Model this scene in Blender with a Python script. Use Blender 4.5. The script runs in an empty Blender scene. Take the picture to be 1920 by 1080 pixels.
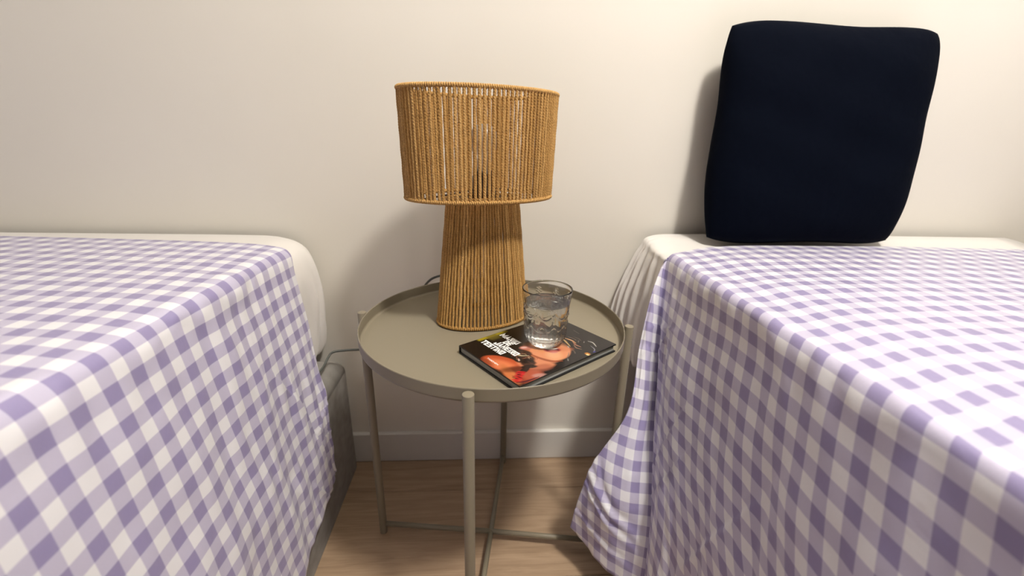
import bpy, bmesh, math, random
import numpy as np
from mathutils import Vector, Matrix

random.seed(7)
rng = np.random.RandomState(11)
C = bpy.context.scene.collection
PI = math.pi

# ------------------------------------------------------------------ camera
cam = bpy.data.cameras.new('camera')
co = bpy.data.objects.new('camera', cam); C.objects.link(co)
pitch, roll = 0.33912, 0.02574
fwd = Vector((0, math.cos(pitch), -math.sin(pitch)))
right = Vector((1, 0, 0)); up = right.cross(fwd)
r2 = math.cos(roll) * right + math.sin(roll) * up
u2 = -math.sin(roll) * right + math.cos(roll) * up
co.matrix_world = Matrix(((r2.x, u2.x, -fwd.x, 0.0313), (r2.y, u2.y, -fwd.y, -0.6784),
                          (r2.z, u2.z, -fwd.z, 0.8099), (0, 0, 0, 1)))
cam.sensor_width = 36.0
cam.lens = 798.12 / 1920 * 36.0
cam.clip_start = 0.01
cam.dof.use_dof = True
cam.dof.focus_distance = 0.66
cam.dof.aperture_fstop = 3.2
bpy.context.scene.camera = co

# ------------------------------------------------------------------ world, lamp, exposure
w = bpy.data.worlds.new('world'); bpy.context.scene.world = w
w.use_nodes = True
w.node_tree.nodes['Background'].inputs[0].default_value = (1.0, 0.95, 0.9, 1)
w.node_tree.nodes['Background'].inputs[1].default_value = 0.0
L = bpy.data.lights.new('ceiling_light', 'POINT'); L.shadow_soft_size = 0.11
L.energy = 136.0; L.color = (1.0, 0.955, 0.875)
lo = bpy.data.objects.new('ceiling_light', L); C.objects.link(lo)
lo.location = (0.68, -0.80, 2.4)
vs = bpy.context.scene.view_settings
vs.view_transform = 'Standard'; vs.look = 'None'; vs.gamma = 1.0
vs.use_curve_mapping = False; vs.exposure = 0.0
bpy.context.scene.cycles.max_bounces = 16
bpy.context.scene.cycles.transmission_bounces = 14
bpy.context.scene.cycles.transparent_max_bounces = 12
bpy.context.scene.cycles.blur_glossy = 0.6

# ------------------------------------------------------------------ helpers
def new_mat(name, color, rough=0.6, **kw):
    m = bpy.data.materials.new(name); m.use_nodes = True
    b = m.node_tree.nodes['Principled BSDF']
    b.inputs['Base Color'].default_value = (*color, 1)
    b.inputs['Roughness'].default_value = rough
    for k, v in kw.items():
        b.inputs[k.replace('_', ' ')].default_value = v
    return m

def N(m, t): return m.node_tree.nodes.new(t)
def K(m, a, b): m.node_tree.links.new(a, b)
def bsdf(m): return m.node_tree.nodes['Principled BSDF']

def add_bump(m, height, strength=0.2, dist=0.001):
    bp = N(m, 'ShaderNodeBump'); bp.inputs['Strength'].default_value = strength
    bp.inputs['Distance'].default_value = dist
    K(m, height, bp.inputs['Height']); K(m, bp.outputs[0], bsdf(m).inputs['Normal'])

def noise(m, scale, detail=4, coord='Object', stretch=(1, 1, 1), rough=0.5):
    tc = N(m, 'ShaderNodeTexCoord'); mp = N(m, 'ShaderNodeMapping')
    mp.inputs['Scale'].default_value = stretch
    K(m, tc.outputs[coord], mp.inputs[0])
    n = N(m, 'ShaderNodeTexNoise'); n.inputs['Scale'].default_value = scale
    n.inputs['Detail'].default_value = detail; n.inputs['Roughness'].default_value = rough
    K(m, mp.outputs[0], n.inputs['Vector'])
    return n.outputs[0]

def ramp(m, fac, stops):
    r = N(m, 'ShaderNodeValToRGB'); e = r.color_ramp.elements
    while len(e) < len(stops): e.new(0.5)
    for i, (p, c) in enumerate(stops):
        e[i].position = p; e[i].color = (*c, 1)
    K(m, fac, r.inputs[0]); return r.outputs[0]

def mesh(name, v, f, smooth=True, uv=None):
    me = bpy.data.meshes.new(name)
    me.from_pydata([tuple(p) for p in v], [], [tuple(q) for q in f])
    me.update()
    if smooth: me.polygons.foreach_set('use_smooth', [True] * len(me.polygons))
    if uv is not None:
        lay = me.uv_layers.new(name='UVMap')
        idx = np.empty(len(me.loops), dtype=np.int32); me.loops.foreach_get('vertex_index', idx)
        lay.data.foreach_set('uv', np.asarray(uv, dtype=np.float32)[idx].ravel())
    return me

def ob(name, me, mat=None, parent=None, loc=(0, 0, 0), rot=(0, 0, 0)):
    o = bpy.data.objects.new(name, me); C.objects.link(o)
    if mat and not me.materials: me.materials.append(mat)
    if parent: o.parent = parent
    o.location = loc; o.rotation_euler = rot
    return o

def tag(o, label, cat, group=None):
    o['label'] = label; o['category'] = cat
    if group: o['group'] = group
    return o

def thing(name, label, cat, loc=(0, 0, 0), rz=0):
    o = bpy.data.objects.new(name, None); C.objects.link(o)
    o.location = loc; o.rotation_euler = (0, 0, rz); o.empty_display_size = 0.05
    return tag(o, label, cat)

def bevel_box(sx, sy, sz, bev=0.0, seg=2, center=(0, 0, 0), name='box'):
    bm = bmesh.new(); bmesh.ops.create_cube(bm, size=1.0)
    for v in bm.verts:
        v.co = Vector((v.co.x * sx + center[0], v.co.y * sy + center[1], v.co.z * sz + center[2]))
    if bev > 0:
        bmesh.ops.bevel(bm, geom=bm.edges[:], offset=bev, segments=seg, profile=0.5, affect='EDGES')
    me = bpy.data.meshes.new(name); bm.to_mesh(me); bm.free()
    me.polygons.foreach_set('use_smooth', [False] * len(me.polygons))
    return me

def lathe(profile, seg=64, name='lathe', rfun=None):
    """profile: list of (r, z); r == 0 closes to a pole."""
    v = []; f = []; rows = []
    for (r, z) in profile:
        if r <= 1e-9:
            rows.append([len(v)]); v.append((0, 0, z)); continue
        row = []
        for i in range(seg):
            a = 2 * PI * i / seg
            rr = r + (rfun(a, z, r) if rfun else 0)
            row.append(len(v)); v.append((rr * math.cos(a), rr * math.sin(a), z))
        rows.append(row)
    for a, b in zip(rows, rows[1:]):
        for i in range(seg):
            j = (i + 1) % seg
            if len(a) == 1 and len(b) == 1: continue
            if len(a) == 1: f.append((a[0], b[i], b[j]))
            elif len(b) == 1: f.append((a[i], b[0], a[j]))
            else: f.append((a[i], b[i], b[j], a[j]))
    me = mesh(name, v, f)
    bm = bmesh.new(); bm.from_mesh(me); bmesh.ops.recalc_face_normals(bm, faces=bm.faces[:])
    bm.to_mesh(me); bm.free()
    return me

def tube(pts, rad, seg=10, closed=False, name='tube', rmod=None, caps=True):
    P = [Vector(p) for p in pts]; n = len(P); v = []; f = []
    T = []
    for i in range(n):
        if closed: d = P[(i + 1) % n] - P[i - 1]
        else: d = P[min(i + 1, n - 1)] - P[max(i - 1, 0)]
        T.append(d.normalized())
    ref = Vector((0, 0, 1)) if abs(T[0].z) < 0.9 else Vector((1, 0, 0))
    nrm = (ref - T[0] * ref.dot(T[0])).normalized()
    for i in range(n):
        nrm = (nrm - T[i] * nrm.dot(T[i])).normalized()
        b = T[i].cross(nrm)
        for k in range(seg):
            a = 2 * PI * k / seg
            r = (rad[i] if isinstance(rad, (list, tuple)) else rad) * (rmod(a, i) if rmod else 1)
            v.append(P[i] + r * (math.cos(a) * nrm + math.sin(a) * b))
    m = n if closed else n - 1
    for i in range(m):
        for k in range(seg):
            i2 = (i + 1) % n; k2 = (k + 1) % seg
            f.append((i * seg + k, i * seg + k2, i2 * seg + k2, i2 * seg + k))
    if caps and not closed:
        f.append(tuple(reversed(range(seg)))); f.append(tuple(range((n - 1) * seg, n * seg)))
    return mesh(name, v, f)

def catmull(P, m):
    """P: (n, d) array -> m samples through the points."""
    P = np.asarray(P, float); n = len(P)
    E = np.vstack([2 * P[0] - P[1], P, 2 * P[-1] - P[-2]])
    t = np.linspace(0, n - 1, m); i = np.minimum(t.astype(int), n - 2); s = (t - i)[:, None]
    p0, p1, p2, p3 = E[i], E[i + 1], E[i + 2], E[i + 3]
    return 0.5 * (2 * p1 + (-p0 + p2) * s + (2 * p0 - 5 * p1 + 4 * p2 - p3) * s**2 + (-p0 + 3 * p1 - 3 * p2 + p3) * s**3)

def loft(cols, nu, nv, usub=None):
    """cols: list of columns (same number of rows) of 3-D points -> dense (nu, nv, 3) grid."""
    A = np.array(cols, float)
    dense_v = np.stack([catmull(c, nv) for c in A])                 # (ncol, nv, 3)
    return np.stack([catmull(dense_v[:, j], nu) for j in range(nv)], 1)   # (nu, nv, 3)

def normals(G):
    du = np.gradient(G, axis=0); dv = np.gradient(G, axis=1)
    n = np.cross(du, dv); return n / (np.linalg.norm(n, axis=2, keepdims=True) + 1e-12)

def smooth_noise(nu, nv, cu, cv, seed):
    """value noise on a grid with cu x cv cells"""
    r = np.random.RandomState(seed).uniform(-1, 1, (cu + 4, cv + 4))
    x = np.linspace(0, cu, nu); y = np.linspace(0, cv, nv)
    xi = x.astype(int); yi = y.astype(int); fx = x - xi; fy = y - yi
    fx = (fx * fx * (3 - 2 * fx))[:, None]; fy = (fy * fy * (3 - 2 * fy))[None]
    g = lambda a, b: r[np.ix_(xi + a, yi + b)]
    return (g(0, 0) * (1 - fx) + g(1, 0) * fx) * (1 - fy) + (g(0, 1) * (1 - fx) + g(1, 1) * fx) * fy

def grid_mesh(name, G, uv=None, thick=0.0, flip=False):
    nu, nv = G.shape[:2]
    v = G.reshape(-1, 3)
    idx = np.arange(nu * nv).reshape(nu, nv)
    a, b, c, d = idx[:-1, :-1].ravel(), idx[1:, :-1].ravel(), idx[1:, 1:].ravel(), idx[:-1, 1:].ravel()
    f = np.stack([a, b, c, d] if not flip else [d, c, b, a], 1)
    uvf = uv.reshape(-1, 2) if uv is not None else None
    if thick > 0:
        n = normals(G).reshape(-1, 3) * (-1 if flip else 1)
        v2 = v - n * thick; off = len(v)
        f2 = f[:, ::-1] + off
        loop = list(idx[:, 0]) + list(idx[-1, 1:]) + list(idx[::-1, -1][1:]) + list(idx[0, ::-1][1:-1])
        side = [(loop[i], loop[(i + 1) % len(loop)], loop[(i + 1) % len(loop)] + off, loop[i] + off) for i in range(len(loop))]
        if not flip: side = [s[::-1] for s in side]
        v = np.vstack([v, v2]); f = [tuple(q) for q in f.tolist()] + [tuple(q) for q in f2.tolist()] + [tuple(int(x) for x in q) for q in side]
        if uvf is not None: uvf = np.vstack([uvf, uvf])
    else:
        f = f.tolist()
    return mesh(name, v.tolist(), f, True, uvf)

# room frame: the wall runs at a slight angle to the camera axis
AL = 0.0661
ca, sa = math.cos(AL), math.sin(AL)
def W(u, v, z=0.0): return (ca * u - sa * v, sa * u + ca * v, z)
ROOM = (0, 0, AL)
VW = 0.2535       # wall plane
VB = 0.2405       # baseboard front

# ------------------------------------------------------------------ setting
m_wall = new_mat('wall_paint', (0.80, 0.765, 0.70), 0.62)
n = noise(m_wall, 220, 3); add_bump(m_wall, n, 0.08, 0.0006)
n2 = noise(m_wall, 2.2, 3)
K(m_wall, ramp(m_wall, n2, [(0.3, (0.775, 0.735, 0.66)), (0.7, (0.815, 0.775, 0.705))]), bsdf(m_wall).inputs['Base Color'])
o = ob('wall_back', bevel_box(4.04, 0.12, 2.6, name='wall_back', center=(0, VW + 0.06, 1.3)), m_wall, rot=ROOM)
o['kind'] = 'structure'

m_ceil = new_mat('ceiling_paint', (0.60, 0.58, 0.55), 0.8)
m_far = new_mat('far_wall_finish', (0.13, 0.12, 0.12), 0.7)
for nm, me_, in (('wall_left', bevel_box(0.12, 3.3, 2.6, center=(-1.96, VW - 1.65, 1.3))), ('wall_right', bevel_box(0.12, 3.3, 2.6, center=(1.96, VW - 1.65, 1.3))),
                 ('wall_front', bevel_box(4.1, 0.12, 2.6, center=(0, VW - 3.36, 1.3))), ('ceiling', bevel_box(4.1, 3.6, 0.12, center=(0, VW - 1.65, 2.66)))):
    me_.name = nm; o = ob(nm, me_, m_ceil if nm == 'ceiling' else m_far, rot=ROOM); o['kind'] = 'structure'

m_trim = new_mat('trim_paint', (0.74, 0.72, 0.68), 0.32)
o = ob('baseboard_back', bevel_box(3.8, VW - VB - 0.0002, 0.086, 0.003, 3, name='baseboard', center=(0, (VW + VB) / 2, 0.043)), m_trim, rot=ROOM)
o['kind'] = 'structure'

m_floor = new_mat('oak_laminate', (0.4, 0.3, 0.2), 0.42)
oi = N(m_floor, 'ShaderNodeObjectInfo')
tc = N(m_floor, 'ShaderNodeTexCoord'); mp = N(m_floor, 'ShaderNodeMapping'); mp.inputs['Scale'].default_value = (1.6, 16, 4)
ad = N(m_floor, 'ShaderNodeVectorMath'); ad.operation = 'ADD'
sc = N(m_floor, 'ShaderNodeVectorMath'); sc.operation = 'SCALE'; sc.inputs['Scale'].default_value = 37.0
K(m_floor, oi.outputs['Location'], sc.inputs[0]); K(m_floor, tc.outputs['Object'], ad.inputs[0]); K(m_floor, sc.outputs[0], ad.inputs[1])
K(m_floor, ad.outputs[0], mp.inputs[0])
nz = N(m_floor, 'ShaderNodeTexNoise'); nz.inputs['Scale'].default_value = 3.2; nz.inputs['Detail'].default_value = 9
nz.inputs['Roughness'].default_value = 0.62; nz.inputs['Distortion'].default_value = 1.1
K(m_floor, mp.outputs[0], nz.inputs['Vector'])
mp2 = N(m_floor, 'ShaderNodeMapping'); mp2.inputs['Scale'].default_value = (5, 260, 40); K(m_floor, ad.outputs[0], mp2.inputs[0])
nf = N(m_floor, 'ShaderNodeTexNoise'); nf.inputs['Scale'].default_value = 1.5; nf.inputs['Detail'].default_value = 4; K(m_floor, mp2.outputs[0], nf.inputs['Vector'])
mx = N(m_floor, 'ShaderNodeMath'); mx.operation = 'MULTIPLY_ADD'; mx.inputs[1].default_value = 0.35; K(m_floor, nf.outputs[0], mx.inputs[0])
mu = N(m_floor, 'ShaderNodeMath'); mu.operation = 'MULTIPLY'; mu.inputs[1].default_value = 0.72; K(m_floor, nz.outputs[0], mu.inputs[0])
K(m_floor, mu.outputs[0], mx.inputs[2])
K(m_floor, ramp(m_floor, mx.outputs[0], [(0.30, (0.265, 0.175, 0.11)), (0.5, (0.365, 0.25, 0.16)), (0.70, (0.45, 0.32, 0.21))]), bsdf(m_floor).inputs['Base Color'])
add_bump(m_floor, nf.outputs[0], 0.12, 0.0005)

m_sub = new_mat('underlay', (0.05, 0.04, 0.03), 0.9)
fl = ob('floor', bevel_box(4.04, 3.6, 0.05, name='floor', center=(0, VW - 1.8, -0.0345)), m_sub, rot=ROOM)
fl['kind'] = 'structure'
PWD, PL = 0.225, 1.38
plank_me = bevel_box(PL - 0.0008, PWD - 0.0009, 0.0095, 0.0009, 1, name='plank')
vtop = 0.139 + 0.225
row = 0
v0 = vtop
while v0 > -3.1:
    hi = min(v0, VW - 0.002); lo_ = v0 - PWD
    offs = [0.62, 0.72, 0.88, 0.25][row % 4]
    for k in range(-3, 3):
        u0 = k * PL + offs
        if u0 > 2.7 or u0 + PL < -2.75: continue
        if hi < v0:
            mm = bevel_box(PL - 0.0008, hi - lo_ - 0.0009, 0.0095, 0.0009, 1, name='plank')
            ob('plank', mm, m_floor, fl, loc=(u0 + PL / 2, (hi + lo_) / 2, -0.00475))
        else:
            ob('plank', plank_me, m_floor, fl, loc=(u0 + PL / 2, (hi + lo_) / 2, -0.00475))
    v0 -= PWD; row += 1

# ------------------------------------------------------------------ tray table
ZR, RT, ZF = 0.5152, 0.2225, 0.4946
RL, ZL, RLEG = 0.2326, 0.5137, 0.0077
m_tab = new_mat('beige_powder_coat', (0.235, 0.204, 0.148), 0.40, Specular_IOR_Level=0.35)
add_bump(m_tab, noise(m_tab, 900, 2), 0.06, 0.0003)
table = thing('side_table', 'round beige metal side table with raised rim and four thin rod legs', 'table')
zb = 0.4930
prof = [(0, zb), (RT - 0.006, zb), (RT - 0.0022, zb + 0.0008), (RT - 0.0004, zb + 0.003), (RT, zb + 0.0045), (RT, zb + 0.0055), (RT, ZR - 0.0018), (RT, ZR - 0.0010),
        (RT - 0.0004, ZR - 0.0003), (RT - 0.0010, ZR), (RT - 0.0016, ZR - 0.0003), (RT - 0.0020, ZR - 0.001), (RT - 0.0020, ZR - 0.0018), (RT - 0.0020, ZF + 0.0042), (RT - 0.0020, ZF + 0.0036),
        (RT - 0.0024, ZF + 0.0022), (RT - 0.0036, ZF + 0.0008), (RT - 0.0055, ZF), (RT - 0.0065, ZF), (RT - 0.03, ZF), (RT * 0.5, ZF), (0, ZF)]
tray = ob('tray_top', lathe(prof, 160, 'tray_top'), m_tab, table)
tray.data.set_sharp_from_angle(angle=math.radians(50)) if hasattr(tray.data, 'set_sharp_from_angle') else None
legs = [(-0.01897, -0.23182), (0.2320, -0.01666), (0.01897, 0.23182), (-0.23223, 0.01305)]
leg_me = lathe([(0, 0.0), (RLEG - 0.001, 0.0), (RLEG, 0.0008), (RLEG, 0.25), (RLEG, ZL - 0.0010), (RLEG - 0.0003, ZL - 0.0003), (RLEG - 0.0010, ZL), (0, ZL)], 32, 'leg')
leg_me.set_sharp_from_angle(angle=math.radians(40)) if hasattr(leg_me, 'set_sharp_from_angle') else None
brk = bevel_box(0.024, 0.011, 0.003, 0.0008, 2, name='bracket')
pin = lathe([(0, 0), (0.0028, 0.0005), (0.0034, 0.004), (0.0034, 0.012), (0, 0.012)], 16, 'bracket_pin')
m_dark = new_mat('dark_metal', (0.045, 0.038, 0.03), 0.5)
for (x, y) in legs:
    ob('leg', leg_me, m_tab, table, loc=(x, y, 0))
    a = math.atan2(y, x)
    k = (RT - 0.004) / math.hypot(x, y)
    b = ob('bracket', brk, m_tab, table, loc=(x * k, y * k, zb - 0.0018), rot=(0, 0, a))
    ob('bracket_pin', pin, m_tab, b, loc=(-0.006, 0.0, -0.0125))
zbar = 0.0235
hub = (0.0, 0.0, zbar)
for i, (x, y) in enumerate(legs):
    k = 1 - 0.006 / math.hypot(x, y)
    ob('cross_bar', tube([(0, 0, zbar), (x * k, y * k, zbar)], 0.0052, 16, name='cross_bar'), m_tab, table)

# ------------------------------------------------------------------ rope lamp
LX, LY, PH = -0.0248, 0.0442, 0.417
A_, B_, TAP = 0.1268, 0.0859, 0.9692
Z1, Z2 = 0.7156 - ZF, 0.8767 - ZF
lamp = thing('table_lamp', 'unlit jute rope table lamp with wide oval shade and flared rope base', 'lamp', (LX, LY, ZF + 0.0001), PH)
m_rope = new_mat('jute_rope', (0.5, 0.3, 0.12), 0.75)
oi = N(m_rope, 'ShaderNodeObjectInfo')
c1 = ramp(m_rope, oi.outputs['Random'], [(0.0, (0.46, 0.26, 0.085)), (0.5, (0.55, 0.318, 0.108)), (1.0, (0.64, 0.395, 0.155))])
nn = noise(m_rope, 900, 3, stretch=(1, 1, 0.35))
mixc = N(m_rope, 'ShaderNodeMix'); mixc.data_type = 'RGBA'; mixc.blend_type = 'MULTIPLY'; mixc.inputs[0].default_value = 0.75
K(m_rope, c1, mixc.inputs[6]); K(m_rope, ramp(m_rope, nn, [(0.3, (0.55, 0.50, 0.42)), (0.65, (1.1, 1.08, 1.0))]), mixc.inputs[7])
K(m_rope, mixc.outputs[2], bsdf(m_rope).inputs['Base Color'])
add_bump(m_rope, nn, 0.2, 0.0004)
bsdf(m_rope).inputs['Specular IOR Level'].default_value = 0.25

def ell(a, b, t): return (a * math.cos(t), b * math.sin(t))
def arc_params(a, b, n):
    T = np.linspace(0, 2 * PI, 4001); x = a * np.cos(T); y = b * np.sin(T)
    s = np.concatenate([[0], np.cumsum(np.hypot(np.diff(x), np.diff(y)))])
    return np.interp(np.arange(n) / n * s[-1], s, T)

def strand_mesh(length, r, pitch_, name):
    rings = int(length / 0.0007); seg = 15
    v = []; f = []
    for i in range(rings + 1):
        z = length * i / rings
        wob = 0.00022 * math.sin(z * 190 + r * 9000)
        for k in range(seg):
            a = 2 * PI * k / seg
            rr = r * (0.74 + 0.34 * abs(math.cos(1.5 * a + PI * z / pitch_ * 3)) ** 0.8)
            v.append((rr * math.cos(a) + wob, rr * math.sin(a) + wob * 0.6, z))
    for i in range(rings):
        for k in range(seg):
            k2 = (k + 1) % seg
            f.append((i * seg + k, i * seg + k2, (i + 1) * seg + k2, (i + 1) * seg + k))
    return mesh(name, v, f)

def coil_mesh(a, b, turns, rp, rw, name, bz=0.0):
    """cord wound round an elliptical wire"""
    M = turns * 9; v = []; seg = 6
    T = arc_params(a, b, M); pts = []
    for i, t in enumerate(T):
        px, py = ell(a, b, t); nx, ny = math.cos(t) / a, math.sin(t) / b
        l = math.hypot(nx, ny); nx /= l; ny /= l
        ph = -2 * PI * turns * i / M
        pts.append((px + nx * rp * math.cos(ph), py + ny * rp * math.cos(ph), rp * math.sin(ph)))
    return tube(pts, rw, seg, True, name)

def wire_mesh(a, b, r, name):
    return tube([(*ell(a, b, t), 0) for t in np.linspace(0, 2 * PI, 97)[:-1]], r, 8, True, name)

shade = ob('lamp_shade', wire_mesh(A_ * TAP, B_ * TAP, 0.0016, 'shade_frame'), m_dark, lamp, loc=(0, 0, Z1 + 0.0015))
shade['label'] = 'wide oval shade of closely wound vertical rope'
H = Z2 - Z1
ob('shade_top_wire', wire_mesh(A_, B_, 0.0016, 'shade_top_wire'), m_dark, shade, loc=(0, 0, H - 0.003))
ob('rim_cord', coil_mesh(A_, B_, 205, 0.0021, 0.00165, 'rim_cord'), m_rope, shade, loc=(0, 0, H - 0.003))
ob('rim_cord', coil_mesh(A_ * TAP, B_ * TAP, 205, 0.0021, 0.00165, 'rim_cord'), m_rope, shade)

def put_strands(parent, n, abot, bbot, atop, btop, h, r, pitch_, zlo, jit):
    variants = [strand_mesh(h, r * s, pitch_ * q, 'rope_strand') for s, q in ((1, 1), (1.05, 1.06), (0.96, 0.95))]
    for m in variants: m.materials.append(m_rope)
    tb = arc_params(abot, bbot, n); tt = arc_params(atop, btop, n)
    for i in range(n):
        j1 = random.gauss(0, jit); j2 = random.gauss(0, jit)
        x0, y0 = ell(abot, bbot, tb[i] + j1 / abot); x1, y1 = ell(atop, btop, tt[i] + j2 / atop)
        d = Vector((x1 - x0, y1 - y0, h)); o = ob('rope_strand', variants[i % 3], None, parent)
        rot = d.to_track_quat('Z', 'Y').to_matrix().to_4x4()
        o.matrix_basis = Matrix.Translation((x0, y0, zlo)) @ rot @ Matrix.Rotation(random.uniform(0, 6.28), 4, 'Z') @ Matrix.Diagonal((1, 1, d.length / h, 1))

put_strands(shade, 98, A_ * TAP, B_ * TAP, A_, B_, H - 0.003, 0.00252, 0.0118, 0.0, 0.0006)

base = ob('lamp_base', wire_mesh(0.0835, 0.0560, 0.0016, 'base_frame'), m_dark, lamp, loc=(0.0047, 0, 0.0042))
base['label'] = 'flared oval base wound with vertical rope'
hb = Z1 - 0.0042 - 0.001
ob('base_top_wire', wire_mesh(0.0615, 0.0370, 0.0016, 'base_top_wire'), m_dark, base, loc=(0, 0, hb))
ob('rim_cord', coil_mesh(0.0835, 0.0560, 132, 0.0021, 0.0016, 'rim_cord'), m_rope, base)
ob('rim_cord', coil_mesh(0.0615, 0.0370, 100, 0.0021, 0.0016, 'rim_cord'), m_rope, base, loc=(0, 0, hb))
put_strands(base, 70, 0.0835, 0.0560, 0.0615, 0.0370, hb, 0.0023, 0.0104, 0.0, 0.00045)
# socket, top plate and bulb inside the shade
plate = lathe([(0, 0), (1, 0), (1, 0.002), (0, 0.002)], 48, 'top_plate')
for v in plate.vertices: v.co.x *= 0.0600; v.co.y *= 0.0355
m_black = new_mat('black_plastic', (0.012, 0.012, 0.014), 0.35)
ob('top_plate', plate, m_dark, lamp, loc=(0.0047, 0, Z1 - 0.0035))
ob('lamp_socket', lathe([(0, 0), (0.019, 0), (0.0205, 0.003), (0.0205, 0.012), (0.0185, 0.014), (0.0185, 0.034), (0.0165, 0.037), (0.0165, 0.044), (0.0, 0.044)], 32, 'lamp_socket'),
   m_black, lamp, loc=(0.0047, 0, Z1 - 0.0014))
m_bulb = new_mat('frosted_bulb', (0.62, 0.58, 0.52), 0.25, Transmission_Weight=0.75)
ob('light_bulb', lathe([(0, 0), (0.012, 0.0), (0.0125, 0.012), (0.015, 0.022), (0.0215, 0.036), (0.0235, 0.048), (0.0215, 0.059), (0.0145, 0.068), (0.006, 0.0715), (0, 0.072)], 32, 'light_bulb'),
   m_bulb, lamp, loc=(0.0047, 0, Z1 + 0.0426))
for k in range(2):
    t = PI * k + 0.45
    x, y = ell(A_ * TAP - 0.002, B_ * TAP - 0.002, t)
    ob('shade_support', tube([(0.0047 + 0.018 * math.cos(t), 0.018 * math.sin(t), Z1 + 0.0125), (x, y, Z1 + 0.003)], 0.0014, 8, name='shade_support'), m_dark, lamp)
# power cord, in world coordinates brought into the lamp's frame
m_cord = new_mat('grey_cord', (0.075, 0.08, 0.072), 0.5)
cord = [(-0.035, 0.100, 0.4985), (-0.062, 0.150, 0.503), (-0.085, 0.185, 0.5185), (-0.098, 0.198, 0.5235), (-0.125, 0.205, 0.5225), (-0.155, 0.209, 0.505),
        (-0.185, 0.206, 0.455), (-0.215, 0.198, 0.405), (-0.250, 0.188, 0.370), (-0.285, 0.176, 0.3565), (-0.308, 0.17, 0.3555), (-0.330, 0.160, 0.3585), (-0.356, 0.150, 0.3585),
        (-0.3635, 0.139, 0.351), (-0.3655, 0.118, 0.341), (-0.3675, 0.09, 0.337), (-0.3680, 0.05, 0.335), (-0.368, 0.01, 0.335)]
pts = catmull(cord, 120)
inv = Matrix.Rotation(-PH, 4, 'Z') @ Matrix.Translation((-LX, -LY, -ZF - 0.0001))
ob('power_cord', tube([inv @ Vector(p) for p in pts.tolist()], 0.0026, 8, name='power_cord'), m_cord, lamp)['label'] = 'thin grey power cord running over the tray rim to the bed'

# ------------------------------------------------------------------ book
BW, BL, BT = 0.1432, 0.1994, 0.0135
bang = math.radians(-50.0)
bx, by = -0.0474, -0.0937
e1 = Vector((math.cos(bang), math.sin(bang), 0)); e2 = Vector((-e1.y, e1.x, 0))
book = thing('book', 'glossy black hardcover photography book lying under the glass of water', 'book', (bx, by, ZF + 0.0001), bang)
m_cover = new_mat('book_cloth_black', (0.008, 0.008, 0.009), 0.28)
m_page = new_mat('page_edges', (0.45, 0.46, 0.45), 0.7)
n = noise(m_page, 60, 3, stretch=(0.3, 0.3, 60))
K(m_page, ramp(m_page, n, [(0.35, (0.22, 0.23, 0.23)), (0.65, (0.60, 0.61, 0.60))]), bsdf(m_page).inputs['Base Color'])
ob('back_cover', bevel_box(BW, BL, 0.0022, 0.0004, 1, (BW / 2, BL / 2, 0.0011), 'back_cover'), m_cover, book)
ob('page_block', bevel_box(BW - 0.0045, BL - 0.005, BT - 0.0044, 0.0, 1, (BW / 2 - 0.0008, BL / 2, BT / 2), 'page_block'), m_page, book)
ob('spine', bevel_box(0.0022, BL, BT - 0.0002, 0.0006, 2, (0.0, BL / 2, BT / 2 - 0.0001), 'spine'), m_cover, book)
fc = ob('front_cover', bevel_box(BW, BL, 0.0022, 0.0004, 1, (BW / 2, BL / 2, BT - 0.0011), 'front_cover'), m_cover, book)

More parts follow.
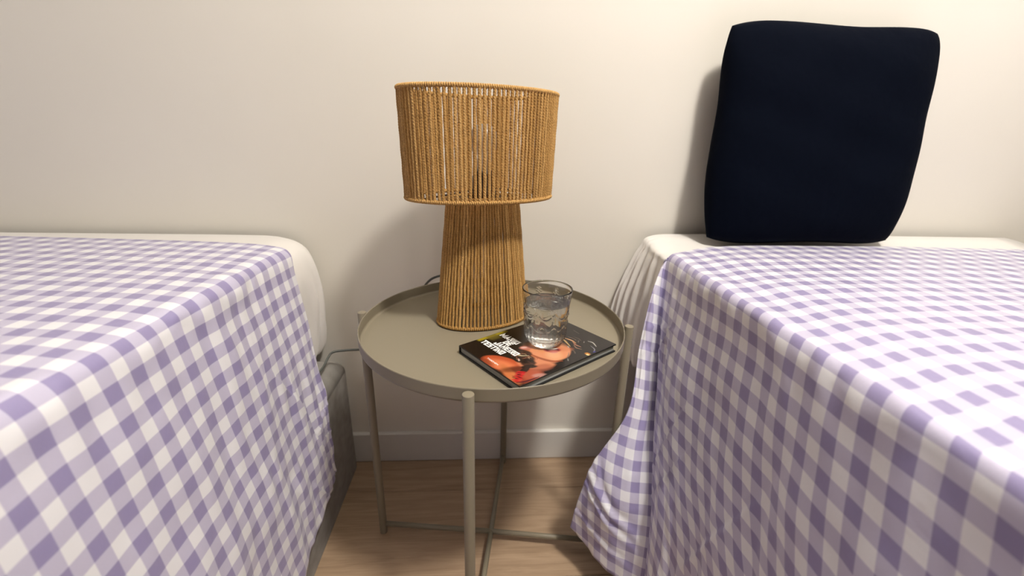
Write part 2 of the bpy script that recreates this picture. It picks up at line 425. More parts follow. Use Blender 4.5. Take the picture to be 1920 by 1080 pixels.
def cover_picture():
    nx, ny = 216, 300
    U, V = np.meshgrid(np.linspace(0.03, 14.29, nx), np.linspace(0.03, 19.9, ny), indexing='ij')
    col = np.zeros((nx, ny, 3))
    s = lambda *c: np.array([((x / 255 + 0.055) / 1.055) ** 2.4 if x > 10 else x / 255 / 12.92 for x in c])
    col[:] = s(22, 18, 17)
    def sm(x, a, b): t = np.clip((x - a) / (b - a), 0, 1); return t * t * (3 - 2 * t)
    def over(mask, c): col[:] = col * (1 - mask[..., None]) + np.asarray(c) * mask[..., None]
    def gauss(cx, cy, rx, ry, ang=0):
        a = math.radians(ang); dx, dy = U - cx, V - cy
        x = dx * math.cos(a) + dy * math.sin(a); y = -dx * math.sin(a) + dy * math.cos(a)
        return np.sqrt((x / rx) ** 2 + (y / ry) ** 2)
    def disc(cx, cy, rx, ry, ang=0, soft=0.15): return 1 - sm(gauss(cx, cy, rx, ry, ang), 1 - soft, 1 + soft)
    def stroke(pts, wd, c, al=1.0, soft=0.6):
        P = catmull(pts, 40); d = np.full(U.shape, 1e9); tt = np.zeros(U.shape)
        for i, (p, q) in enumerate(zip(P[:-1], P[1:])):
            ab = q - p; L2 = (ab ** 2).sum() + 1e-9
            t = np.clip(((U - p[0]) * ab[0] + (V - p[1]) * ab[1]) / L2, 0, 1)
            dd = np.hypot(U - p[0] - t * ab[0], V - p[1] - t * ab[1])
            tt = np.where(dd < d, i / 39, tt); d = np.minimum(d, dd)
        ww = wd * (0.35 + 0.65 * np.sin(PI * np.clip(tt, 0.05, 0.95)))
        over(al * (1 - sm(d, ww * (1 - soft), ww * (1 + soft))), c)
    over(sm(V, 8, 14) * 0.8, s(48, 43, 41))
    # yellow-green background strip along the spine, wedge of dark cloth
    over((1 - sm(U, 0.35, 1.0 + 0 * V)) * sm(V, 3.0, 3.6) * (1 - sm(V, 8.0, 9.6)), s(168, 150, 38))
    over((1 - sm(U, 0.9, 2.3)) * sm(V, 4.6, 5.4) * (1 - sm(V, 6.6, 7.3)) * 0.75, s(112, 100, 40))
    # arm and shoulder
    over(disc(8.3, 1.9, 3.3, 1.75, 20, 0.12), s(196, 88, 52))
    over(disc(8.6, 1.6, 2.2, 1.1, 20, 0.5) * 0.8, s(238, 138, 92))
    over(disc(9.6, 1.2, 1.6, 0.8, 10, 0.6) * 0.6, s(226, 134, 92))
    # chest
    over(disc(12.4, 2.3, 2.6, 2.2, 40, 0.25), s(150, 66, 42))
    over(disc(11.2, 0.9, 2.6, 0.75, -14, 0.35), s(205, 120, 72))
    over(disc(13.1, 3.2, 1.5, 1.5, 60, 0.4) * 0.75, s(186, 92, 66))
    over(disc(13.9, 3.9, 1.0, 0.5, 60, 0.4) * 0.7, s(196, 150, 140))
    over(disc(10.6, 2.3, 0.7, 2.2, -25, 0.5) * 0.7, s(84, 38, 24)); over(disc(6.6, 0.4, 1.4, 0.5, 0, 0.5) * 0.6, s(110, 44, 28))
    # neck
    over(disc(10.9, 6.2, 2.9, 2.1, 60, 0.14), s(222, 142, 102))
    over(disc(12.6, 5.6, 1.6, 0.9, 75, 0.4) * 0.7, s(170, 92, 66))
    over(disc(8.7, 7.1, 2.2, 1.3, 60, 0.25), s(226, 138, 88))
    # face
    over(disc(9.3, 10.3, 3.5, 3.1, -35, 0.07), s(232, 152, 108))
    over(disc(10.9, 9.6, 1.5, 1.1, -35, 0.6) * 0.8, s(244, 186, 142))
    over(disc(7.7, 9.3, 1.9, 1.4, 20, 0.6) * 0.6, s(236, 150, 92))
    over(disc(10.7, 12.3, 1.1, 0.7, 60, 0.5) * 0.5, s(206, 122, 84))
    # shadow under the jaw
    stroke([(8.6, 6.9), (10.4, 7.2), (12.0, 7.9), (13.0, 9.2)], 0.28, s(150, 72, 44), 0.85)
    over(sm(gauss(9.3, 10.3, 3.8, 3.3, -35), 1.0, 1.12) * sm(U, 11.5, 12.4) * sm(V, 7.3, 8.2), s(44, 40, 39))
    # mouth
    over(disc(9.65, 10.45, 1.32, 0.78, 55, 0.14), s(186, 82, 78))
    over(disc(9.72, 10.45, 1.02, 0.48, 55, 0.18), s(92, 28, 26))
    over(disc(9.30, 10.60, 0.95, 0.26, 55, 0.25), s(240, 228, 216))
    over(disc(10.0, 10.35, 0.75, 0.20, 55, 0.35), s(214, 128, 118))
    over(disc(10.45, 10.05, 0.55, 0.2, 55, 0.4) * 0.8, s(226, 150, 138))
    # ear ring and ear
    over(disc(6.75, 7.7, 0.62, 0.95, -30, 0.35), s(208, 128, 110))
    over(disc(6.5, 7.5, 0.25, 0.5, -30, 0.4), s(240, 190, 180))
    # dark curls over neck and chest
    for (cx, cy, a, b, g) in ((7.9, 6.3, 1.2, 1.0, 30), (9.2, 5.3, 1.5, 1.25, 50), (10.4, 4.9, 1.1, 1.1, 10), (8.7, 4.4, 0.6, 1.0, 70), (11.3, 4.3, 1.2, 0.45, 60), (11.6, 3.2, 0.5, 1.1, 20)):
        over(disc(cx, cy, a, b, g, 0.2) * 0.93, s(34, 22, 18))
    over(disc(7.3, 10.2, 0.55, 1.6, 20, 0.3) * 0.0, s(34, 22, 18))
    rr = np.random.RandomState(3)
    for _ in range(16):
        cx, cy = rr.uniform(7.6, 11.3), rr.uniform(4.0, 6.6); a = rr.uniform(0, 6.28); l = rr.uniform(0.3, 0.8)
        k = rr.uniform(-0.4, 0.4)
        stroke([(cx, cy), (cx + l * math.cos(a) / 2 - k * math.sin(a), cy + l * math.sin(a) / 2 + k * math.cos(a)), (cx + l * math.cos(a), cy + l * math.sin(a))], 0.07,
               s(*[(150, 108, 84), (96, 62, 50), (206, 176, 140), (172, 96, 70)][rr.randint(4)]), 0.85)
    stroke([(7.6, 5.2), (8.2, 5.5), (8.9, 6.4)], 0.11, s(216, 204, 166)); stroke([(8.7, 4.6), (9.2, 4.2)], 0.12, s(226, 196, 190))
    # red garment
    for k in range(11):
        cx, cy = 11.5 + 0.15 * k + rr.uniform(-.15, .15), 2.4 - 0.2 * k + rr.uniform(-.1, .1)
        stroke([(cx - .3, cy - .35), (cx + .1, cy), (cx + .45, cy + .45)], 0.20, s(*[(200, 30, 34), (176, 24, 30), (222, 58, 62)][k % 3]), 0.95, 0.3)
    for _ in range(8):
        cx, cy = rr.uniform(11.4, 12.9), rr.uniform(0.5, 2.2)
        stroke([(cx, cy), (cx + 0.25, cy + 0.1), (cx + 0.5, cy + 0.3)], 0.08, s(52, 12, 14), 0.9)
    stroke([(13.4, 0.2), (13.9, 1.6), (14.1, 3.6)], 0.16, s(58, 20, 40), 0.9)
    # hair beyond the glass with bright strands
    over(disc(9.0, 14.2, 2.4, 1.5, 10, 0.4) * 0.75, s(26, 20, 18))
    for pts, wd, c in (([(7.9, 14.9), (8.6, 15.1), (9.4, 15.2), (10.3, 15.0)], 0.15, (206, 158, 116)), ([(7.7, 14.5), (8.5, 14.3), (9.3, 14.0), (10.5, 13.5)], 0.14, (196, 160, 108)),
                       ([(9.6, 15.0), (10.6, 14.6), (11.6, 14.7)], 0.10, (186, 128, 104)), ([(10.4, 14.4), (11.4, 13.9), (12.2, 14.2)], 0.09, (160, 120, 96)),
                       ([(11.0, 17.1), (11.8, 17.3), (13.0, 16.7)], 0.09, (196, 192, 186)), ([(12.3, 16.2), (13.4, 15.8), (13.9, 15.0)], 0.06, (150, 150, 160)),
                       ([(10.6, 16.6), (11.0, 16.1)], 0.06, (136, 130, 124)), ([(8.6, 16.4), (9.4, 16.6), (10.2, 16.3)], 0.10, (96, 82, 74)),
                       ([(8.0, 15.7), (8.8, 15.9), (9.6, 15.8)], 0.07, (120, 96, 84)), ([(11.7, 11.9), (12.2, 11.3), (12.6, 10.6)], 0.06, (116, 112, 106)),
                       ([(12.9, 10.4), (13.5, 9.9)], 0.06, (150, 148, 140)), ([(10.2, 13.3), (10.7, 13.0)], 0.09, (170, 170, 164)), ([(6.8, 18.3), (8.3, 18.0)], 0.06, (92, 84, 78)),
                       ([(11.2, 12.9), (12.0, 12.8), (12.6, 12.3)], 0.06, (120, 104, 92)), ([(9.9, 16.1), (10.4, 15.5)], 0.06, (120, 110, 100))):
        stroke(pts, wd, s(*c), 0.95)
    over(disc(13.75, 13.8, 0.42, 0.36, 0, 0.3), s(196, 130, 60)); over(disc(13.95, 13.6, 0.25, 0.2, 0, 0.3), s(250, 226, 160))
    over(disc(13.95, 15.1, 0.14, 0.3, 0, 0.3), s(52, 52, 130))
    stroke([(7.1, 11.2), (6.6, 13.2), (7.4, 14.6)], 0.7, s(28, 20, 18), 0.9)
    col *= 0.74
    G = np.stack([U / 100, V / 100, np.full(U.shape, BT + 0.00008)], 2)
    me = grid_mesh('cover_picture', G)
    at = me.color_attributes.new('print', 'FLOAT_COLOR', 'POINT')
    at.data.foreach_set('color', np.concatenate([col, np.ones((nx, ny, 1))], 2).astype(np.float32).ravel())
    return me
m_print = new_mat('glossy_print', (1, 1, 1), 0.25, Specular_IOR_Level=0.3)
at = N(m_print, 'ShaderNodeVertexColor'); at.layer_name = 'print'
K(m_print, at.outputs[0], bsdf(m_print).inputs['Base Color'])
ob('cover_picture', cover_picture(), m_print, fc)['label'] = 'printed photograph of a laughing face, dark curls and bare shoulder'

# condensed block lettering: strokes on a unit cell (width 1, height 1)
GL = {'T': [[(0, 1), (1, 1)], [(.5, 1), (.5, 0)]], 'E': [[(1, 1), (0, 1), (0, 0), (1, 0)], [(0, .5), (.85, .5)]],
      'S': [[(1, 1), (0, 1), (0, .5), (1, .5), (1, 0), (0, 0)]], 'I': [[(.5, 0), (.5, 1)]],
      'N': [[(0, 0), (0, 1), (1, 0), (1, 1)]], 'O': [[(0, 0), (0, 1), (1, 1), (1, 0), (0, 0)]],
      'J': [[(1, 1), (1, 0), (0, 0), (0, .3)]], 'A': [[(0, 0), (.5, 1), (1, 0)], [(.2, .3), (.8, .3)]],
      'R': [[(0, 0), (0, 1), (1, 1), (1, .5), (0, .5)], [(.45, .5), (1, 0)]], 'D': [[(0, 0), (0, 1), (.75, 1), (1, .8), (1, .2), (.75, 0), (0, 0)]],
      'M': [[(0, 0), (0, 1), (.5, .25), (1, 1), (1, 0)]], 'C': [[(1, .75), (1, 1), (0, 1), (0, 0), (1, 0), (1, .25)]],
      'H': [[(0, 0), (0, 1)], [(1, 0), (1, 1)], [(0, .5), (1, .5)]]}
def lettering(lines, name, z, th):
    """lines: (text, u0, u1, v0, height, stroke) in metres"""
    v = []; f = []; q = 0
    for text, ua, ub, va, h, st in lines:
        wts = [0.42 if c == 'I' else 1.35 if c == 'M' else 1.0 for c in text]
        gap = 0.12; unit = (ub - ua) / (sum(wts) + gap * (len(text) - 1)); x = ua
        for c, wt in zip(text, wts):
            cw = wt * unit
            for pl in GL[c]:
                P = [Vector((x + st / 2 + p[0] * (cw - st), va + st / 2 + p[1] * (h - st))) if c != 'I' else Vector((x + cw / 2, va + p[1] * h)) for p in pl]
                if c == 'T' and pl[0] == (0, 1): P = [Vector((x, va + h - st / 2)), Vector((x + cw, va + h - st / 2))]
                closed = (P[0] - P[-1]).length < 1e-7 and len(P) > 3
                if closed: P = P[:-1]
                nP = len(P); Lf = []; Rt = []
                for i in range(nP):
                    a = P[i - 1] if (i > 0 or closed) else None
                    b = P[(i + 1) % nP] if (i < nP - 1 or closed) else None
                    d1 = (P[i] - a).normalized() if a is not None else None
                    d2 = (b - P[i]).normalized() if b is not None else None
                    if d1 is None: d1 = d2
                    if d2 is None: d2 = d1
                    n1 = Vector((-d1.y, d1.x)); n2 = Vector((-d2.y, d2.x)); nn_ = (n1 + n2)
                    nn_ = nn_.normalized() if nn_.length > 1e-4 else n1
                    ln = min(st / 2 / max(nn_.dot(n1), 0.3), st * 1.1)
                    e = Vector((0, 0))
                    if a is None and c != 'I' : e = -d2 * (st / 2 if not (c in 'AT') else (st / 2 if c == 'A' else 0))
                    if b is None and c != 'I': e = d1 * (st / 2 if not (c in 'T') else st / 2)
                    Lf.append(P[i] + nn_ * ln + e); Rt.append(P[i] - nn_ * ln + e)
                zz = z + 0.000004 * (q % 7); q += 1
                b0 = len(v)
                for a_, b_ in zip(Lf, Rt):
                    v += [(a_.x, a_.y, zz + th), (b_.x, b_.y, zz + th), (a_.x, a_.y, zz), (b_.x, b_.y, zz)]
                for i in range(nP if closed else nP - 1):
                    i0 = b0 + 4 * i; i1 = b0 + 4 * ((i + 1) % nP)
                    f += [(i0, i0 + 1, i1 + 1, i1), (i0 + 1, i0 + 3, i1 + 3, i1 + 1), (i0 + 2, i0, i1, i1 + 2)]
            x += cw + gap * unit
    return mesh(name, v, f, smooth=False)
m_white = new_mat('white_print', (0.86, 0.86, 0.84), 0.4)
cm = 0.01
ob('title_lettering', lettering([('MARIO', 0.85 * cm, 5.05 * cm, 7.10 * cm, 1.17 * cm, 0.275 * cm), ('DE', 3.15 * cm, 4.75 * cm, 5.86 * cm, 1.17 * cm, 0.275 * cm),
    ('JANEIRO', 2.55 * cm, 7.75 * cm, 4.60 * cm, 1.17 * cm, 0.275 * cm), ('TESTINO', 0.95 * cm, 6.15 * cm, 3.22 * cm, 1.17 * cm, 0.275 * cm)], 'title_lettering', BT + 0.00012, 0.00006), m_white, fc)['label'] = 'heavy white block capitals reading MARIO DE JANEIRO TESTINO'
ob('publisher_lettering', lettering([('TASCHEN', 5.75 * cm, 8.3 * cm, 0.98 * cm, 0.29 * cm, 0.055 * cm)], 'publisher_lettering', BT + 0.00012, 0.00006), m_white, fc)['label'] = 'small white capitals reading TASCHEN'

# ------------------------------------------------------------------ tumbler and water
GX, GY, GZ = 0.0846, -0.0749, ZF + BT + 0.0005
m_glass = new_mat('clear_glass', (0.99, 0.995, 0.99), 0.0, IOR=1.5, Transmission_Weight=1.0)
m_water = new_mat('water', (0.99, 1.0, 1.0), 0.0, IOR=1.333, Transmission_Weight=1.0)
def relief(a, z, r):
    if r < 0.02: return 0
    d = 0.0
    if 0.004 < z < 0.036:                                            # upright flutes of the lower third
        e = min(1, (z - 0.004) / 0.008) * min(1, (0.036 - z) / 0.004 + 0.0)
        d += 0.0011 * e * (abs(math.sin(12 * a)) - 0.6)
    if 0.028 < z < 0.044:                                            # row of pointed arches
        tri = abs(((a * 12 / PI) % 2) - 1)
        d += 0.0009 * math.exp(-((z - (0.032 + 0.008 * tri)) / 0.0013) ** 2)
    if 0.044 < z < 0.066:                                            # swags and upright ribs
        sw = abs(math.sin(4 * a))
        d += 0.0009 * math.exp(-((z - (0.060 - 0.010 * sw)) / 0.0012) ** 2)
        d += 0.0007 * math.exp(-(math.sin(4 * a) / 0.10) ** 2)
    if 0.064 < z < 0.080:                                            # floral sprigs
        g = abs(math.sin(4 * a)); 
        d += 0.0008 * math.exp(-(g / 0.32) ** 2) * (0.5 + 0.5 * math.cos(z * 1500 + 9 * math.sin(16 * a))) * min(1, (z - 0.064) / 0.003) * min(1, (0.080 - z) / 0.003)
    return d
outer = [(0, 0.0012), (0.016, 0.0010), (0.0205, 0.0), (0.0228, 0.0004), (0.0242, 0.002)]
for z in np.linspace(0.0032, 0.0895, 92):
    if z < 0.018: r = 0.0250 + (0.0325 - 0.0250) * math.sin((z - 0.0032) / 0.0148 * PI / 2) ** 0.9 if z > 0.0032 else 0.0250
    elif z < 0.040: r = 0.0325 + 0.0010 * (z - 0.018) / 0.022
    else: r = 0.0335 + 0.0045 * ((z - 0.040) / 0.0495) ** 1.15
    outer.append((r, z))
rim = [(0.0377, 0.0903), (0.0371, 0.0905), (0.0365, 0.0903), (0.0362, 0.0893)]
inner = []
for z in np.linspace(0.086, 0.020, 34):
    r = 0.0325 + 0.0045 * max(0, (z - 0.040) / 0.0495) ** 1.15 - (0.0008 if z < 0.05 else 0.0006)
    inner.append((r, z))
inner += [(0.0305, 0.0145), (0.0270, 0.0115), (0.02, 0.0102), (0.01, 0.0098), (0, 0.0097)]
glass = ob('drinking_glass', lathe(outer + rim + inner, 192, 'drinking_glass', relief), m_glass, loc=(GX, GY, GZ), rot=(0, 0, 0.3))
# relief only belongs to the outer wall: the inner one is made smooth again below
me = glass.data
tag(glass, 'cut-glass tumbler with relief pattern standing on the black book', 'glass')
def inner_fix():
    prof = outer + rim + inner; seg = 192; n_ = 1
    k = 0
    for i, (r, z) in enumerate(prof):
        if r <= 1e-9: k += 1; continue
        if i >= len(outer):
            for j in range(seg):
                a = 2 * PI * j / seg; me.vertices[k + j].co = (r * math.cos(a), r * math.sin(a), z)
        k += seg
inner_fix()
zw = 0.0690
wp = [(0, 0.0096), (0.01, 0.0097), (0.02, 0.0101), (0.0271, 0.0114), (0.0306, 0.0144)]
for z in np.linspace(0.020, zw - 0.0006, 26):
    wp.append((0.0325 + 0.0045 * max(0, (z - 0.040) / 0.0495) ** 1.15 - (0.0008 if z < 0.05 else 0.0006) + 0.0001, z))
wp += [(wp[-1][0] + 0.00005, zw), (wp[-1][0] - 0.0008, zw - 0.0005), (0.030, zw - 0.0007), (0.015, zw - 0.0007), (0, zw - 0.0007)]
water = ob('water', lathe(wp, 96, 'water'), m_water, loc=(GX, GY, GZ))
tag(water, 'clear still water filling three quarters of the tumbler', 'water')

# ------------------------------------------------------------------ beds
m_base = new_mat('grey_upholstery', (0.20, 0.185, 0.155), 0.9)
n = noise(m_base, 700, 2); add_bump(m_base, n, 0.5, 0.0008)
K(m_base, ramp(m_base, noise(m_base, 40, 4), [(0.35, (0.235, 0.222, 0.205)), (0.65, (0.305, 0.288, 0.265))]), bsdf(m_base).inputs['Base Color'])
m_sheet = new_mat('white_sateen_sheet', (0.77, 0.74, 0.71), 0.38, Sheen_Weight=0.3)
add_bump(m_sheet, noise(m_sheet, 26, 5, stretch=(1, 1, 0.4)), 0.25, 0.004)
m_matt = new_mat('mattress_fabric', (0.7, 0.68, 0.64), 0.9)

# gingham: woven white and lavender checks, from the cloth's own coordinates
m_ging = new_mat('lavender_gingham', (0.6, 0.55, 0.7), 0.42, Sheen_Weight=0.25)
PER = 0.0355
uvn = N(m_ging, 'ShaderNodeUVMap'); sep = N(m_ging, 'ShaderNodeSeparateXYZ'); K(m_ging, uvn.outputs[0], sep.inputs[0])
def stripe(sock):
    a = N(m_ging, 'ShaderNodeMath'); a.operation = 'MULTIPLY'; a.inputs[1].default_value = 1 / PER; K(m_ging, sock, a.inputs[0])
    b = N(m_ging, 'ShaderNodeMath'); b.operation = 'FRACT'; K(m_ging, a.outputs[0], b.inputs[0])
    c = N(m_ging, 'ShaderNodeMath'); c.operation = 'SUBTRACT'; c.inputs[1].default_value = 0.5; K(m_ging, b.outputs[0], c.inputs[0])
    d = N(m_ging, 'ShaderNodeMath'); d.operation = 'ABSOLUTE'; K(m_ging, c.outputs[0], d.inputs[0])
    e = N(m_ging, 'ShaderNodeMapRange'); e.inputs[1].default_value = 0.235; e.inputs[2].default_value = 0.265; K(m_ging, d.outputs[0], e.inputs[0])
    return e.outputs[0]
s1, s2 = stripe(sep.outputs[0]), stripe(sep.outputs[1])
sm_ = N(m_ging, 'ShaderNodeMath'); sm_.operation = 'ADD'; K(m_ging, s1, sm_.inputs[0]); K(m_ging, s2, sm_.inputs[1])
hf = N(m_ging, 'ShaderNodeMath'); hf.operation = 'MULTIPLY'; hf.inputs[1].default_value = 0.5; K(m_ging, sm_.outputs[0], hf.inputs[0])
K(m_ging, ramp(m_ging, hf.outputs[0], [(0.0, (0.79, 0.785, 0.83)), (0.5, (0.52, 0.49, 0.64)), (1.0, (0.275, 0.24, 0.43))]), bsdf(m_ging).inputs['Base Color'])
fine = noise(m_ging, 34, 6, coord='UV', rough=0.6)
add_bump(m_ging, fine, 0.35, 0.003)

def uv_from_grid(G, ref_u, ref_v):
    du = np.linalg.norm(np.diff(G, axis=0), axis=2); dv = np.linalg.norm(np.diff(G, axis=1), axis=2)
    cu = np.concatenate([np.zeros((1, G.shape[1])), np.cumsum(du, 0)]); cu -= cu[ref_u][None]
    cv = np.concatenate([np.zeros((G.shape[0], 1)), np.cumsum(dv, 1)], 1); cv -= cv[:, ref_v][:, None]
    return np.stack([cu, cv], 2)

def bed(name, label, u_edge, side, ubase):
    """side = +1: the bed lies towards +u of its visible long side, -1 the other way"""
    t = thing(name, label, 'bed', W(u_edge, 0, 0), AL)
    wd = 0.90
    ub0 = ubase - u_edge
    cx = ub0 + side * wd / 2
    bmb = bmesh.new(); bmesh.ops.create_cube(bmb, size=1.0)
    for v in bmb.verts: v.co = Vector((v.co.x * wd + cx, v.co.y * 1.95 + 0.222 - 0.975, (v.co.z + 0.5) * 0.325 + 0.001))
    bmesh.ops.bevel(bmb, geom=[e for e in bmb.edges if max(q.co.z for q in e.verts) > 0.2 and abs(e.verts[0].co.z - e.verts[1].co.z) < 0.1], offset=0.045, segments=6, profile=0.5, affect='EDGES')
    bm_ = bpy.data.meshes.new('bed_base'); bmb.to_mesh(bmb and bm_); bmb.free()
    bm_.polygons.foreach_set('use_smooth', [q.area < 0.05 for q in bm_.polygons])
    ob('bed_base', bm_, m_base, t)
    mm = bevel_box(wd - 0.05, 1.90, 0.255, 0.045, 5, (side * (wd / 2 + 0.012), 0.215 - 0.95, 0.4565), 'mattress')
    mm.polygons.foreach_set('use_smooth', [True] * len(mm.polygons))
    ob('mattress', mm, m_matt, t)
    return t
lb = bed('bed', 'grey upholstered bed left of the side table, white fitted sheet showing', -0.372, -1, -0.3425)
rb = bed('bed', 'bed right of the side table with a dark pillow standing on its white sheet', 0.345, 1, 0.372)

# fitted sheets: lofted over the mattress, in each bed's own frame
def sheet(parent, cols, nu, nv, seed, amp, folds, flip):
    G = loft(cols, nu, nv)
    nr = normals(G) * (-1 if flip else 1)
    tt = np.linspace(0, 1, nv)[None]; ss = np.linspace(0, 1, nu)[:, None]
    mask = np.clip((tt - 0.30) / 0.3, 0, 1)
    d = amp * smooth_noise(nu, nv, 22, 6, seed) * mask + folds * mask * np.sin(ss * 62 + 1.6 * smooth_noise(nu, nv, 12, 3, seed + 1) + 2 * tt) * np.exp(-ss * 2.2)
    G = G + nr * d[..., None]
    return ob('fitted_sheet', grid_mesh('fitted_sheet', G, None, 0.0012, flip), m_sheet, parent)
# right bed sheet: loose flap near the wall. frame origin = W(0.345, 0)
R_ = lambda x, y, z: (x - 0.345, y, z)
def rcol(v, xs, h=0.0):     # xs: x at z rows; h lifts the top towards the wall
    zs = [0.601 + h, 0.602 + h, 0.601 + h, 0.596 + h, 0.575 + h * .6, 0.54, 0.50, 0.45, 0.39, 0.33]
    return [R_(x, v, z) for x, z in zip([1.20, 0.75, 0.45] + xs, zs)]
cols = [rcol(0.232, [0.352, 0.333, 0.318, 0.301, 0.290, 0.287, 0.296], .016), rcol(0.205, [0.350, 0.331, 0.317, 0.303, 0.296, 0.295, 0.305], .014),
        rcol(0.17, [0.350, 0.333, 0.325, 0.318, 0.312, 0.312, 0.32], .007), rcol(0.12, [0.352, 0.338, 0.332, 0.328, 0.326, 0.326, 0.330], .001),
        rcol(0.0, [0.354, 0.342, 0.339, 0.338, 0.338, 0.338, 0.34]), rcol(-0.4, [0.354, 0.342, 0.339, 0.338, 0.338, 0.338, 0.34]), rcol(-1.0, [0.354, 0.342, 0.339, 0.338, 0.338, 0.338, 0.34])]
sheet(rb, cols, 330, 90, 5, 0.003, 0.0085, True)
# left bed sheet: rounded, tucked under. frame origin = W(-0.372, 0)
def lcol(v, k, zt=0.0):
    pr = [(-0.85, 0.602), (-0.4, 0.603), (-0.13, 0.603), (-0.062, 0.599), (-0.024, 0.580), (-0.006, 0.545), (0.0, 0.50), (0.0, 0.44), (-0.003, 0.38), (-0.014, 0.342), (-0.04, 0.33)]
    return [(x * k if x > -0.3 else x, v, z) for x, z in pr]
lc = [[(x - 0.02, 0.236, z) for (x, _, z) in lcol(0, 1.0)], lcol(0.222, 1.0), lcol(0.15, 1.0), lcol(0.0, 1.0), lcol(-0.5, 1.0), lcol(-1.2, 1.0), lcol(-1.68, 1.0)]
sheet(lb, lc, 330, 90, 9, 0.0035, 0.0015, False)

# ------------------------------------------------------------------ gingham duvet covers
def duvet(name, label, cols, nu, nv, ref_u, ref_v, seed, flip, wr, puckers=()):
    G = loft(cols, nu, nv); uv = uv_from_grid(G, ref_u, ref_v)
    uv[..., 0] = np.where(uv[..., 0] < 0, uv[..., 0] * 1.12, uv[..., 0])
    nr = normals(G) * (-1 if flip else 1)
    tt = np.linspace(0, 1, nv)[None]
    side = np.clip((tt - 0.36) / 0.12, 0, 1)
    dist = 0.0045 * smooth_noise(nu, nv, 26, 9, seed) + 0.0018 * smooth_noise(nu, nv, 70, 22, seed + 1)
    d = dist * (0.25 + 0.75 * side) * wr
    ii = np.arange(nu)[:, None]
    d = d * np.where(ii < ref_u * 1.6, np.clip((tt - 0.52) / 0.2, 0.12, 1), 1)      # the gathered corner stays smooth
    X, Y, Z = G[..., 0], G[..., 1], G[..., 2]
    for (y0, z0, dy, dz, ln, wd, am) in puckers:                     # thin straight creases on the hanging side
        L_ = math.hypot(dy, dz); dy, dz = dy / L_, dz / L_
        a = (Y - y0) * dy + (Z - z0) * dz; b = -(Y - y0) * dz + (Z - z0) * dy
        m = np.exp(-(a / ln) ** 2)
        d = d + am * side * m * (np.exp(-(b / wd) ** 2) - 0.8 * np.exp(-((b - 1.7 * wd) / wd) ** 2))
    G = G + nr * d[..., None]
    o = ob(name, grid_mesh(name, G, uv, 0.004, flip), m_ging)
    return tag(o, label, 'duvet')

def shx(col, q): return [(x + q, y, z) for x, y, z in col]
def top(edge, y_head):     # interior points over the mattress for one column
    return [(1.235, y_head[0], 0.612), (0.85, y_head[1], 0.613), (0.60, y_head[2], 0.613), (0.45, y_head[3], 0.612), (0.375, y_head[4], 0.609)] + edge
c0 = top([(.330, .115, .600), (.300, .082, .552), (.272, .036, .455), (.2475, -.024, .350), (.188, -.047, .250), (.168, -.050, .175), (.157, -.048, .095)], (.215, .205, .190, .168, .138))
cm1 = top([(.3305, .113, .602), (.308, .083, .552), (.287, .030, .452), (.268, -.028, .350), (.232, -.080, .248), (.216, -.098, .165), (.205, -.100, .072)], (.20, .19, .175, .155, .130))
c1 = top([(.331, .108, .604), (.3185, .090, .551), (.311, .052, .451), (.302, -.004, .348), (.288, -.084, .250), (.281, -.128, .165), (.268, -.165, .060)], (.19, .18, .165, .145, .122))
c2 = top([(.333, .075, .605), (.323, .062, .551), (.306, .018, .451), (.294, -.040, .350), (.278, -.112, .248), (.268, -.160, .150), (.255, -.205, .045)], (.12, .11, .10, .09, .082))
c3 = top([(.334, -.02, .606), (.325, -.03, .552), (.308, -.062, .451), (.296, -.105, .350), (.284, -.165, .248), (.274, -.215, .146), (.262, -.26, .042)], (-.02,) * 5)
def plain(y, dx=0.0, dr=0.05):
    q = -0.066 * (y + 0.02)
    return shx(top([(.334, y, .606), (.325 + dx, y - .2 * dr, .552), (.310 + dx, y - .4 * dr, .451), (.299 + dx, y - .6 * dr, .350), (.289 + dx, y - .8 * dr, .248), (.281 + dx, y - .9 * dr, .146), (.272 + dx, y - dr, .042)], (y,) * 5), q)
colsR = [c0, cm1, c1, c2, c3, plain(-.12, 0, .14), plain(-.24, .004, .12), plain(-.38, -.003, .08), plain(-.55, .003, .04), plain(-.80, 0, .02), plain(-1.10), plain(-1.45), plain(-1.80)]
nuR, nvR = 420, 190
pR = [(-.10, .36, .20, -1, .10, .0035, .0022), (-.13, .30, .28, -1, .09, .003, .002), (.02, .47, .3, -1, .05, .004, .003), (-.01, .44, -.5, -1, .04, .004, .003), (.03, .49, 1, -.3, .04, .004, .003),
      (-.075, .205, 1, 1.1, .055, .0042, .0055), (-.085, .175, 1, 1.0, .05, .0035, .0045), (-.06, .235, 1, 1.5, .04, .003, .0035), (-.09, .12, 1, .5, .05, .004, .003), (-.25, .30, .35, -1, .12, .004, .002)]
duvet('duvet', 'lavender gingham duvet cover hanging to the floor over the right bed', colsR, nuR, nvR, int(nuR * 2 / 12), int(nvR * 5 / 11), 21, True, 1.0, pR)

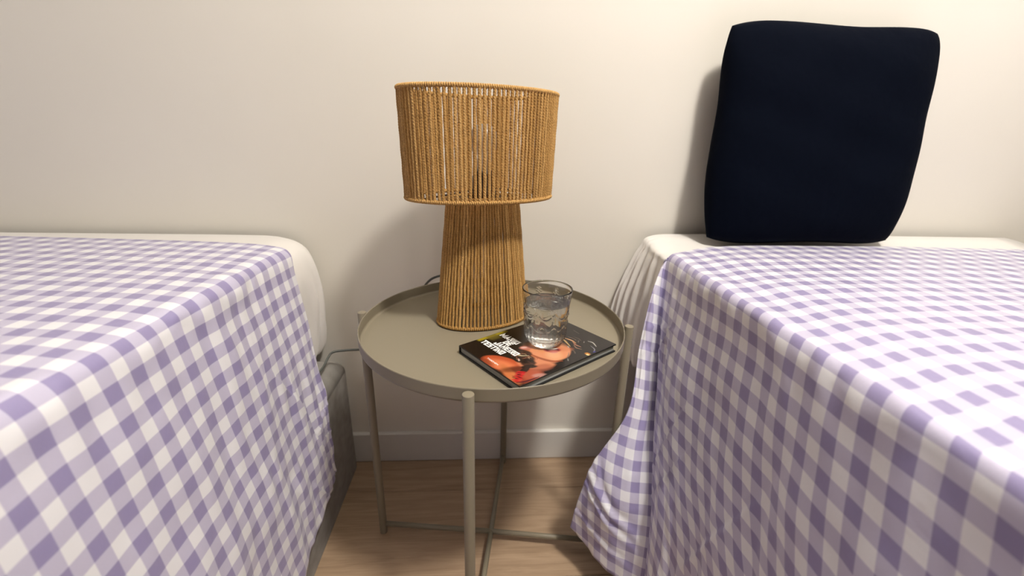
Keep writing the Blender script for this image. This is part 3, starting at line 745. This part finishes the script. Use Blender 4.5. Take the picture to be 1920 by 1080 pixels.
def ltop(edge, yh):
    return [(-1.30, yh[0], 0.612), (-0.90, yh[1], 0.613), (-0.65, yh[2], 0.613), (-0.50, yh[3], 0.612), (-0.425, yh[4], 0.609)] + edge
l0 = ltop([(-.388, .092, .598), (-.376, .081, .555), (-.357, .070, .455), (-.345, .058, .360), (-.335, .046, .285), (-.327, .032, .210), (-.325, .026, .160)], (.10, .10, .10, .098, .095))
def lplain(y, hem, dx=0.0, dy=0.0):
    return shx(ltop([(-.388, y, .600), (-.376 + dx, y + dy * .2, .552), (-.358 + dx, y + dy * .5, .450), (-.345 + dx, y + dy * .7, .350), (-.335 + dx, y + dy * .85, .265), (-.328 + dx, y + dy, .190), (-.322 + dx, y + dy, hem)], (y,) * 5), -0.066 * (y - 0.05))
colsL = [l0, lplain(.03, .138, 0.001, -.02), lplain(-.05, .114, -.004, -.01), lplain(-.14, .096, -.002, 0), lplain(-.26, .088, 0), lplain(-.42, .09, .006), lplain(-.65, .08), lplain(-1.0, .08), lplain(-1.4, .08), lplain(-1.7, .08)]
pL = [(-.02, .30, .25, -1, .12, .004, .003), (0.02, .28, 1, .6, .04, .003, .003), (-.06, .40, .5, -1, .07, .0035, .0025), (-.04, .16, .6, -1, .05, .003, .0025), (.03, .24, 1, .35, .03, .003, .003)]
duvet('duvet', 'lavender gingham duvet cover on the left bed, its hem clear of the floor', colsL, 380, 170, int(380 * 1 / 9), int(170 * 5 / 11), 33, False, 1.0, pL)

# ------------------------------------------------------------------ dark blue pillow
m_navy = new_mat('navy_velvet', (0.0010, 0.0022, 0.0068), 0.9, Specular_IOR_Level=0.06)
add_bump(m_navy, noise(m_navy, 14, 4), 0.5, 0.01)
def pillow_mesh(wd, ht, th):
    n_ = 70; v = []; f = []
    for sgn in (1, -1):
        for i in range(n_ + 1):
            for j in range(n_ + 1):
                x = i / n_ * 2 - 1; y = j / n_ * 2 - 1
                puff = max(0.0, (1 - x ** 4) * (1 - y ** 4)) ** 0.5
                px = x * (1 - 0.05 * abs(y) ** 6 - 0.012 * math.sin(5 * y)); py = y * (1 - 0.05 * abs(x) ** 6 - 0.012 * math.sin(4 * x + 1))
                wr = 0.05 * math.sin(px * 6 + 3 * py) * math.sin(py * 9 - px * 2) * puff
                v.append((px * wd / 2, sgn * th / 2 * (puff + wr), py * ht / 2))
    m = (n_ + 1) ** 2
    for s in (0, 1):
        for i in range(n_):
            for j in range(n_):
                a = s * m + i * (n_ + 1) + j; q = (a, a + n_ + 1, a + n_ + 2, a + 1)
                f.append(q[::-1] if s == 0 else q)
    me = mesh('pillow', v, f)
    bm = bmesh.new(); bm.from_mesh(me); bmesh.ops.remove_doubles(bm, verts=bm.verts[:], dist=1e-5); bm.to_mesh(me); bm.free()
    return me
pil = ob('pillow', pillow_mesh(0.42, 0.41, 0.11), m_navy, loc=(0.627, 0.222, 0.820), rot=(math.radians(-5), 0, AL))
tag(pil, 'dark navy pillow propped upright against the wall on the right bed', 'pillow')
